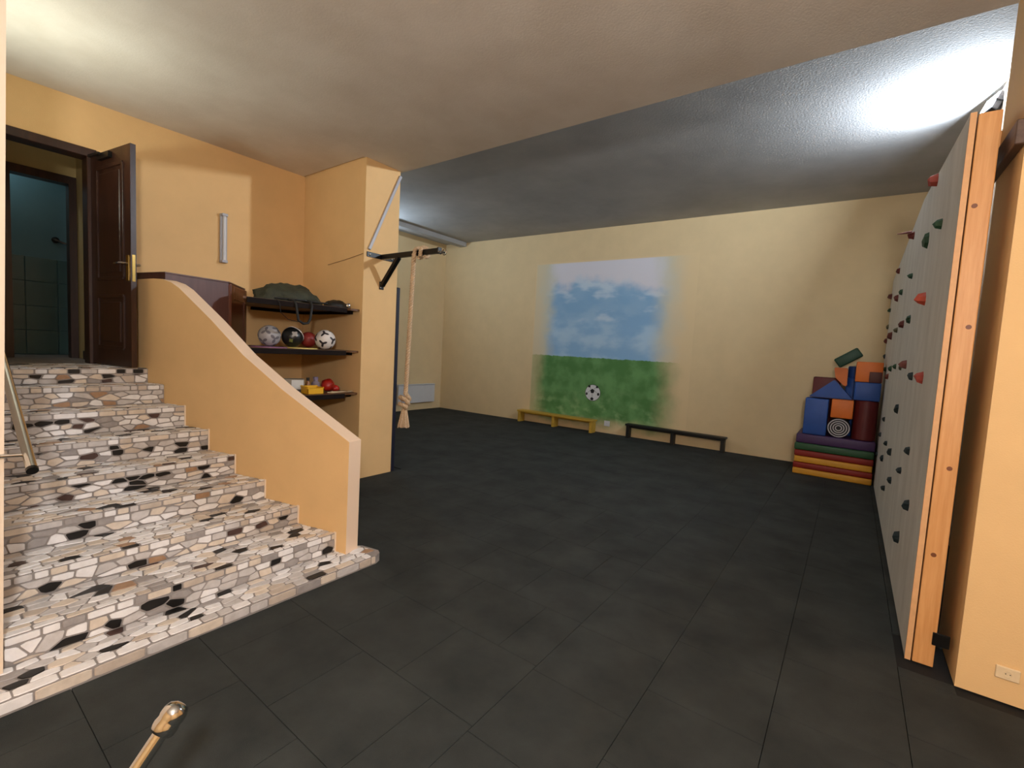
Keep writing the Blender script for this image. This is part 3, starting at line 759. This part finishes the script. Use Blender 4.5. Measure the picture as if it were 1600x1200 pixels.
sky = mix(cl, sky, (206, 222, 236))
Zt = mth('ADD', Zw, mth('MULTIPLY', mth('ABSOLUTE', mth('SUBTRACT', X_, 1.35)), .30))
sky = mix(sst(mth('ADD', Zt, mth('MULTIPLY', mth('SUBTRACT', noi(1.6, 4), .5), .9)), 2.95, 3.3), sky, (222, 220, 228))
# pale dry-brushed borders of the sky
side = mth('MULTIPLY', sst(Xw, .25, .62), mth('SUBTRACT', 1, sst(Xw, 2.55, 3.05)))
sky = mix(mth('SUBTRACT', 1, side), sky, (206, 206, 190))
grass = mix(sst(noi(3.5, 7), .36, .66), (84, 132, 74), (110, 158, 98))
grass = mix(mth('MULTIPLY', sst(noi(4, 7, (1, 1, 1.3)), .48, .70), mth('SUBTRACT', 1, sst(Z_, .2, 1.1))), grass, (140, 176, 120))
gl = sst(mth('ADD', Z_, mth('MULTIPLY', mth('SUBTRACT', noi(14, 3), .5), .05)), 1.46, 1.475)
pic = mix(gl, grass, sky)
lf = mth('ADD', mth('MULTIPLY', sst(Xw, .05, .45), .6), mth('MULTIPLY', sst(X_, .0, .05), .4))
mask = mth('MULTIPLY', mth('MULTIPLY', lf, mth('SUBTRACT', 1, sst(Xw, 2.75, 3.38))), mth('MULTIPLY', sst(Zw, -.05, .28), mth('SUBTRACT', 1, sst(Z_, 3.44, 3.47))))
lk(mix(mask, WALLC, pic), bs.inputs['Base Color'])
b = B(); extr(b, [bw(mx0, mz0), bw(mx1, mz0), bw(mx1, mz1), bw(mx0, mz1)], (0, -.002, 0))
mur = obj('mural', b, mural_mat, origin=bw(mx0, mz0)); tag(mur, 'large wall painting of blue sky over a green field', 'mural')
fx, fz, fr_ = -4.31, .80, .165
b = B(); extr(b, [bw(fx+fr_*1.06*math.cos(a*.1745), fz+fr_*1.06*math.sin(a*.1745), .002) for a in range(36)], (0, -.0012, 0)); obj('painted_ball_outline', b, BLKB, mur)
b = B(); extr(b, [bw(fx+fr_*math.cos(a*.1745), fz+fr_*math.sin(a*.1745), .0034) for a in range(36)], (0, -.0012, 0)); pb_ = obj('painted_ball', b, mat('mural_white', (226, 226, 228), .75), mur)
MBLK = mat('mural_black', (20, 20, 24), .75)
for (dx, dz, r, sx) in ((-.01, .035, .05, 1), (.125, -.02, .036, .8), (-.135, -.03, .034, .7), (-.01, -.128, .036, 1.1), (.09, .128, .03, 1), (-.085, .13, .03, 1)):
    b = B(); extr(b, [bw(fx+dx+r*sx*math.cos(a*1.2566+1.57), fz+dz+r*math.sin(a*1.2566+1.57), .0048) for a in range(5)], (0, -.001, 0)); obj('painted_pentagon', b, MBLK, pb_)
b = B()
for (a0, a1) in (((-.01, .0), (-.01, -.1)), ((.035, .05), (.09, .01)), ((-.055, .05), (-.105, .0)), ((.02, .075), (.075, .115)), ((-.04, .075), (-.07, .115))):
    bar(b, bw(fx+a0[0], fz+a0[1], .0052), bw(fx+a1[0], fz+a1[1], .0052), .006, .001, up=(0, 1, 0))
obj('painted_seam', b, MBLK, pb_)

# ------------------------------------------------------------------ benches
def bench(x0, x1, dep, h, m, label):
    t = thing('gym_bench', label, 'bench', ((x0+x1)/2, YB((x0+x1)/2)-dep/2, 0), 'low benches along the back wall')
    yf = min(YB(x0), YB(x1))-dep-.01; yb = yf+dep
    b = B(); box(b, (x0, yf, h-.035), (x1, yb, h), .004); obj('seat', b, m, t)
    for xx in (x0+.05, (x0+x1)/2, x1-.05):
        b = B(); box(b, (xx-.03, yf+.015, 0), (xx+.03, yb-.015, h-.035), .003); obj('leg', b, m, t)
    b = B(); box(b, (x0+.08, yf+dep*.5, h-.075), (x1-.08, yf+dep*.5+.025, h-.035)); obj('rail', b, m, t)
bench(-6.02, -4.13, .22, .265, mat('yellow_wood', (206, 166, 62), .55, rgb2=(186, 144, 50), scale=6, stretch=(1, 8, 8)), 'low yellow wooden bench under the mural')
bench(-3.50, -1.66, .16, .275, mat('black_wood', (26, 26, 24), .5), 'low black wooden bench under the right of the mural')

# sockets
def socket(c, nrm, u, w, h, label, m):
    c, nrm, u = Vector(c), Vector(nrm), Vector(u)
    t = thing('wall_socket', label, 'socket', c)
    b = B(); obox(b, c+nrm*.006, u, w/2, (0, 0, 1), h/2, nrm, .006, .003); pl = obj('plate', b, m, t)
    b = B(); lathe(b, c+nrm*.0115, nrm, [(0, .022*h/.08), (.003, .022*h/.08), (.003, .017*h/.08), (.001, .016*h/.08), (.001, 0)], 20); obj('outlet', b, m, pl)
    for s in (-1, 1):
        b = B(); lathe(b, c+nrm*.0126+u*(s*.008), nrm, [(0, .0025), (.0008, .0025), (.0008, 0)], 8); obj('pin_hole', b, BLKB, pl)
socket(bw(-3.95, .20), (.0375, -1, 0), (1, .0375, 0), .12, .11, 'white wall socket at the foot of the mural', WHT)
socket((.742, YPR, .153), (0, -1, 0), (1, 0, 0), .085, .062, 'cream wall socket low on the yellow right wall', mat('cream_plastic', (232, 208, 168), .45))

# ------------------------------------------------------------------ soft mats and foam blocks
def vin(n, c): return mat(n, c, .48, var=.05, scale=6, spec=.4)
VY, VR, VG, VP, VB, VO, VD = vin('vinyl_yellow', (222, 158, 48)), vin('vinyl_red', (140, 34, 22)), vin('vinyl_green', (44, 84, 50)), vin('vinyl_purple', (72, 46, 88)), vin('vinyl_blue', (38, 78, 150)), vin('vinyl_orange', (226, 116, 38)), vin('vinyl_dark_red', (96, 26, 26))
MX0, MX1, MYF, MYB = -.59, .350, 8.0, 8.80
mats_ = [(0, .09, VY, 'yellow gym mat at the bottom of the stack', 'vy'), (.09, .175, VR, 'red gym mat second from the bottom of the stack', ''), (.175, .268, VY, 'yellow gym mat third from the bottom of the stack', ''), (.268, .36, VR, 'red gym mat fourth from the bottom of the stack', ''), (.36, .465, VG, 'green gym mat under the purple one', ''), (.465, .60, VP, 'purple gym mat on top of the stack', '')]
for i, (z0, z1, m_, lb, _) in enumerate(mats_):
    j = random.uniform(-.012, .012) if i else 0
    b = B(); box(b, (MX0+j*.8-(.0 if i < 5 else -.01), MYF+j+(.02 if i == 5 else 0), z0+.0008), (MX1-abs(j), MYB+j, z1-.0008), .016, 3)
    o = obj('gym_mat', b, m_, origin=((MX0+MX1)/2, MYF, z0), smooth=True); tag(o, lb, 'gym mat', 'stacked gym mats')
    b = B(); xx = MX1-abs(j)
    tube(b, [(MX0+j*.8+.03, MYF+j+(.02 if i == 5 else 0)-.001, z0+.018), (xx-.03, MYF+j+(.02 if i == 5 else 0)-.001, z0+.018)], .0025, 6); obj('seam', b, m_, o)
G = 'foam play blocks'
zt = .601
def fblock(name, label, lo, hi, m, bev=.014, rz=0):
    c = ((lo[0]+hi[0])/2, (lo[1]+hi[1])/2, lo[2])
    b = B(); box(b, lo, hi, bev, 3)
    if rz: bmesh.ops.rotate(b, cent=c, matrix=Matrix.Rotation(rz, 3, 'Z'), verts=b.verts)
    o = obj(name, b, m, origin=c, smooth=True); return tag(o, label, 'foam block', G)
fblock('foam_block', 'tall blue foam block standing at the left on the mats', (-.515, 8.05, zt), (-.228, 8.36, 1.135), VB)
# rolled mat with black and white rings
cyc = Vector((-.085, 8.06, zt+.138))
t = thing('rolled_mat', 'rolled mat with black and white rings on its round end', 'rolled mat', (cyc.x, 8.2, zt))
b = B(); lathe(b, cyc, (0, 1, 0), [(0, 0), (0, .136), (.006, .138), (.30, .138), (.30, 0)], 40); rb_ = obj('roll', b, mat('roll_black', (24, 20, 22), .6), t, True)
RW = mat('roll_white', (196, 190, 192), .6)
for r in (.130, .100, .070, .042):
    b = B(); n = 40
    lathe(b, cyc+Vector((0, -.003, 0)), (0, 1, 0), [(0, r-.012), (0, r), (.004, r), (.004, r-.012), (0, r-.012)], n, False); obj('white_ring', b, RW, rb_)
fblock('foam_block', 'orange foam block lying on the rolled mat', (-.195, 8.05, .882), (.062, 8.34, 1.150), VO)
b = B(); c = Vector((.205, 8.19, zt)); lathe(b, c, (0, 0, 1), [(0, 0), (0, .125), (.012, .137), (.545, .137), (.557, .125), (.557, 0)], 36)
tag(obj('foam_cylinder', b, VD, origin=c, smooth=True), 'dark red upright foam cylinder next to the climbing wall', 'foam block', G)
b = B(); ptsT = [(-.485, 8.06, 1.155), (.045, 8.06, 1.155), (-.19, 8.06, 1.425)]
v_ = extr(b, ptsT, (0, .28, 0)); bmesh.ops.bevel(b, geom=list({e for w in v_ for e in w.link_edges}), offset=.012, segments=2, affect='EDGES')
tag(obj('foam_prism', b, VB, origin=(-.2, 8.2, 1.152), smooth=True), 'blue triangular foam roof block on the left blocks', 'foam block', G)
fblock('foam_block', 'dark red foam block behind the blue triangle', (-.47, 8.58, .602), (-.12, 8.78, 1.44), VD)
fblock('foam_block', 'wide blue foam block on top of the dark red cylinder', (.05, 8.06, 1.160), (.342, 8.36, 1.415), VB)
fblock('foam_block', 'orange foam block at the top right of the pile', (.045, 8.10, 1.417), (.345, 8.38, 1.70), VO)
fblock('foam_block', 'dark brown box standing for the opening in the top orange block', (.20, 8.062, 1.417), (.338, 8.098, 1.565), vin('opening_brown', (84, 40, 34)), .006)  # dark opening of the arch block, put in as a thin brown box
b = B(); c = Vector((.04, 8.55, .601)); lathe(b, c, (0, 0, 1), [(0, 0), (0, .09), (.012, .10), (.84, .10), (.85, .092), (.86, .08), (.87, .085), (1.02, .085), (1.03, .075), (1.03, 0)], 28)
tag(obj('foam_column', b, VB, origin=c, smooth=True), 'narrow blue stepped foam column between the orange blocks', 'foam block', G)
b = B(); ptsW = [(-.215, 8.36, 1.60), (-.05, 8.36, 1.60), (-.04, 8.36, 1.335), (-.075, 8.36, 1.33), (-.19, 8.36, 1.45)]
v_ = extr(b, [Vector(p)+Vector((-.0, .0, 0)) for p in ptsW], (0, .2, 0)); bmesh.ops.bevel(b, geom=list({e for w in v_ for e in w.link_edges}), offset=.01, segments=2, affect='EDGES')
tag(obj('foam_wedge', b, VO, origin=(-.12, 8.4, 1.33), smooth=True), 'small orange foam wedge under the tilted green block', 'foam block', G)
g0 = Vector((-.19, 8.36, 1.655)); g1 = Vector((.075, 8.36, 1.845)); gd = (g1-g0).normalized()
b = B(); obox(b, (g0+g1)/2, gd, (g1-g0).length/2, (0, 1, 0), .10, gd.cross(Vector((0, 1, 0))), .073, .02, 3)
tag(obj('foam_block', b, vin('vinyl_dark_green', (22, 62, 42)), origin=(-.1, 8.36, 1.6), smooth=True), 'dark green foam block tilted on the very top', 'foam block', G)

# ------------------------------------------------------------------ climbing wall
XC = .377; CY0, CY1 = 3.36, YB(.4)-.01
cw = thing('climbing_wall', 'grey textured climbing wall with coloured holds and pine frame', 'climbing wall', (.43, 5.8, 0))
tn, tf = 2.945, 2.92
b = B()
extr(b, [(XC, CY0+.0, .0), (XC, CY1, .0), (XC, CY1, tf), (XC, 5.4, 3.10), (XC-.0, CY0+.0, tn)], (.024, 0, 0)); obj('panel', b, PANEL, cw)
b = B(); extr(b, [(XC-.001, CY0-.012, 0), (XC+.024, CY0-.012, 0), (XC+.024, CY0, 0), (XC-.001, CY0, 0)], (-.0, 0, tn)); obj('edge_strip', b, PLY, cw)
b = B(); box(b, (XC+.030, CY0-.015, 0), (XC+.118, CY0+.13, 2.935), .005, 2); post = obj('post', b, PINE, cw)
for (z, dx) in ((2.47, .02), (1.1, .05), (.62, .03), (1.85, .055)):
    b = B(); lathe(b, (XC+.035+dx, CY0-.0150, z), (0, -1, 0), [(0, .012), (.0008, .011), (.0008, 0)], 16); obj('knot', b, mat('pine_knot', (120, 66, 34), .5), post)
for y in (5.0, 6.8, 8.6):
    b = B(); box(b, (XC+.03, y-.05, 0), (XC+.118, y+.05, 2.9), .004); obj('post', b, PINE, cw)
for z in (.3, 1.6):
    b = B(); box(b, (XC+.03, CY0+.13, z-.05), (XC+.10, CY1-.1, z+.05)); obj('batten', b, PINE, cw)
b = B(); box(b, (XC+.118, 3.46, 2.80), (.86, 3.55-.0, 2.90), .003)
br = at_y(1560, 227, 3.86); b.free()
b = B(); box(b, (XC+.118, 3.80, br.z-.05), (XRF, 3.88, br.z+.06), .003); obj('brace', b, PINE, cw)
b = B(); box(b, (XC+.03, 3.80, br.z-.05), (XC+.118, 3.88, br.z+.06)); obj('brace_block', b, PINE, cw)
b = B(); box(b, (XC+.10, CY0-.025, .13), (XC+.17, CY0-.016, .20), .002); obj('bolt_plate', b, BLK, cw)
HC_ = {'r': mat('hold_dark_red', (104, 40, 32), .6, var=.1), 'o': mat('hold_orange_red', (196, 78, 50), .6, var=.1), 'g': mat('hold_green', (40, 74, 46), .6, var=.1), 't': mat('hold_dark_teal', (34, 46, 48), .6, var=.1), 'k': mat('hold_pink_red', (168, 72, 58), .6, var=.1), 'y': mat('hold_olive', (96, 90, 62), .6, var=.1), 'b': mat('hold_brown_red', (124, 62, 48), .6, var=.1)}
HOLDS = [(1460, 281, 20, 20, 'k'), (1467, 350, 18, 18, 'g'), (1425, 368, 14, 14, 'r'), (1447, 376, 12, 27, 'g'), (1404, 423, 8, 10, 'r'), (1423, 431, 11, 10, 'g'), (1408, 457, 8, 10, 'g'), (1390, 466, 9, 10, 'r'), (1401, 466, 9, 12, 'r'), (1440, 467, 22, 22, 'o'),
 (1390, 485, 7, 6, 'g'), (1420, 499, 9, 16, 'g'), (1409, 507, 11, 14, 'r'), (1385, 513, 5, 8, 'y'), (1400, 516, 9, 9, 'y'), (1391, 525, 10, 14, 'r'), (1384, 533, 7, 10, 'r'), (1381, 557, 5, 8, 't'), (1383, 577, 7, 8, 'g'), (1391, 576, 8, 11, 'g'), (1398, 573, 8, 9, 'g'), (1412, 570, 16, 16, 'b'), (1407, 573, 6, 12, 'y'), (1386, 588, 8, 10, 'b'), (1423, 588, 11, 14, 't'), (1437, 590, 18, 20, 'k'),
 (1401, 639, 9, 15, 't'), (1381, 655, 6, 9, 't'), (1375, 679, 6, 9, 't'), (1384, 693, 8, 9, 't'), (1390, 706, 9, 13, 't'), (1418, 704, 11, 15, 't'), (1370, 709, 5, 8, 't'), (1378, 716, 7, 11, 't'), (1405, 735, 11, 12, 't'), (1390, 751, 9, 13, 't'), (1380, 763, 9, 10, 't'), (1416, 789, 14, 19, 't'), (1401, 839, 13, 20, 't')]
for i, (px, py, w, h, c) in enumerate(HOLDS):
    # the middle of a hold sits half its bulge out from the panel
    P = at_x(px+w*.25, py, XC); dp = (P-EYE).dot(fwd)
    if P.y > CY1-.1: P = Vector((XC, CY1-.12, P.z))
    hh = h*dp/F_PX/2; pr = w*dp/F_PX*.62; wy = max(hh*1.1, .03); rnd = random.Random(i)
    b = B(); n = 7; base = []; midr = []; tip = Vector((XC-pr, P.y-wy*rnd.uniform(-.3, .5), P.z+hh*rnd.uniform(-.35, .25)))
    for k in range(n):
        a = 2*math.pi*k/n+rnd.uniform(-.2, .2); q = rnd.uniform(.85, 1.1)
        base.append(b.verts.new((XC+.002, P.y+wy*math.cos(a)*q, P.z+hh*math.sin(a)*q)))
        q *= rnd.uniform(.6, .85)
        midr.append(b.verts.new((XC-pr*rnd.uniform(.55, .8), P.y+wy*math.cos(a)*q, P.z+hh*math.sin(a)*q)))
    tv = b.verts.new(tip); b.faces.new(base)
    for k in range(n):
        k2 = (k+1) % n; b.faces.new((base[k], base[k2], midr[k2], midr[k])); b.faces.new((midr[k], midr[k2], tv))
    o = obj('climbing_hold', b, HC_[c], cw)
    if i == 2:
        b = B(); tube(b, [P+Vector((-.02, 0, hh*.8)), at_y(1402, 366, P.y)], .006, 6, rs=[.014, .004]); obj('spike', b, HC_['r'], o)

# brown rail on the side of the right pier
b = B(); box(b, (XPR-.035, 3.0, 2.70), (XPR, 3.86, 2.83), .004)
b.free(); b = B(); box(b, (XPR-.04, YPR-.02, 2.705), (XPR, 3.90, 2.82), .004)
tag(obj('wooden_rail', b, mat('umber_wood', (96, 74, 60), .5, rgb2=(76, 56, 46), stretch=(6, .6, 6)), origin=(XPR, 3.5, 2.76)), 'brown wooden rail along the side of the right pier', 'rail')

# ------------------------------------------------------------------ lamps (each a fitting with its own light; the washroom one is added)
LAMP_BODY = mat('lamp_black', (28, 28, 34), .4)
def flood(name, label, pos, aim, power, col, size=.2, spread=math.pi, lit=8):
    pos, aim = Vector(pos), Vector(aim); d = (aim-pos).normalized()
    t = thing(name, label, 'floodlight', pos, 'LED floodlights'); s = d.cross(Vector((0, 0, 1)))
    if s.length < 1e-3: s = Vector((1, 0, 0))
    s.normalize(); u = s.cross(d)
    b = B(); obox(b, pos-d*.03, s, size*.62, u, size*.5, d, .028, .006); ho = obj('housing', b, LAMP_BODY, t)
    b = B(); obox(b, pos+d*.001, s, size*.54, u, size*.42, d, .002); obj('lens', b, emit(name+'_lens', col, lit), ho)
    b = B()
    for k in range(5): obox(b, pos-d*.066+s*((k-2)*size*.22), s, .004, u, size*.4, d, .01)
    obj('cooling_fin', b, LAMP_BODY, ho)
    b = B(); tube(b, [pos+s*size*.66, pos+s*size*.66-d*.12, pos-s*size*.66-d*.12, pos-s*size*.66], .008, 8); obj('bracket', b, LAMP_BODY, t)
    ld = bpy.data.lights.new(name, 'AREA'); ld.shape = 'RECTANGLE'; ld.size = size; ld.size_y = size*.75; ld.energy = power; ld.color = col; ld.spread = spread
    lo = bpy.data.objects.new('light', ld); COL.objects.link(lo); lo.parent = t
    lo.rotation_euler = d.to_track_quat('-Z', 'Y').to_euler(); lo.location = d*.012
    return t
# hall right: on the wall behind the climbing wall, tipped up at the ceiling
fp_ = at_x(1545, 163, .79)
flood('floodlight', 'black floodlight above the climbing wall shining on the hall ceiling', fp_, fp_+Vector((-1, -.30, .42)), POW_FLOOD, (.79, .89, 1.0), .16)
# hall left: behind the pillar, over the radiator
fq = Vector((-8.47, 5.6, 3.75))
flood('floodlight', 'floodlight on the hall end wall hidden behind the pillar', fq, fq+Vector((1, .25, .35)), POW_FARLEFT, (.66, .83, 1.0), .2)
# stairs: over the steps on the cream wall, aimed up
fs = Vector((-4.7, .38, 2.7))
flood('floodlight', 'floodlight over the stairs lighting the ceiling above', fs, fs+Vector((.3, .5, 1)), POW_STAIR, (.9, 1.0, .9), .2)
# stair room: globe lamp behind the viewer
gp = Vector((.45, -.42, 2.35))
t = thing('globe_lamp', 'white globe lamp hanging behind the viewer', 'ceiling lamp', gp)
b = B(); lathe(b, (gp.x, gp.y, ZN-.03), (0, 0, 1), [(0, 0), (0, .05), (.03, .06), (.03, 0)], 20); obj('ceiling_rose', b, WHT, t, True)
b = B(); tube(b, [(gp.x, gp.y, ZN-.03), (gp.x, gp.y, gp.z+.13)], .008, 8); obj('stem', b, WHT, t, True)
b = B(); lathe(b, (gp.x, gp.y, gp.z+.09), (0, 0, 1), [(0, 0), (0, .045), (.05, .035), (.05, 0)], 20); obj('holder', b, WHT, t, True)
b = B(); sphere(b, gp, .12, 20, 12); obj('globe', b, emit('globe_glow', (1.0, .975, .96), POW_MAIN/(4*math.pi**2*.12**2)), t, 'all')
# unseen lamp, added to brighten the dark washroom
t = thing('washroom_fill_lamp', 'added round fill lamp on the washroom ceiling', 'ceiling lamp', (-7.25, .6, ZN-.16))
b = B(); lathe(b, (-7.25, .6, ZN-.16), (0, 0, 1), [(0, 0), (0, .09), (.02, .1), (.06, .1), (.06, 0)], 24); obj('shade', b, emit('wash_fill_glow', (.8, .95, 1), 1), t)
ld = bpy.data.lights.new('wash', 'POINT'); ld.energy = POW_WASH_FILL; ld.color = (.8, .95, 1); ld.shadow_soft_size = .08
lo = bpy.data.objects.new('light', ld); COL.objects.link(lo); lo.parent = t; lo.location = (0, 0, -.06)
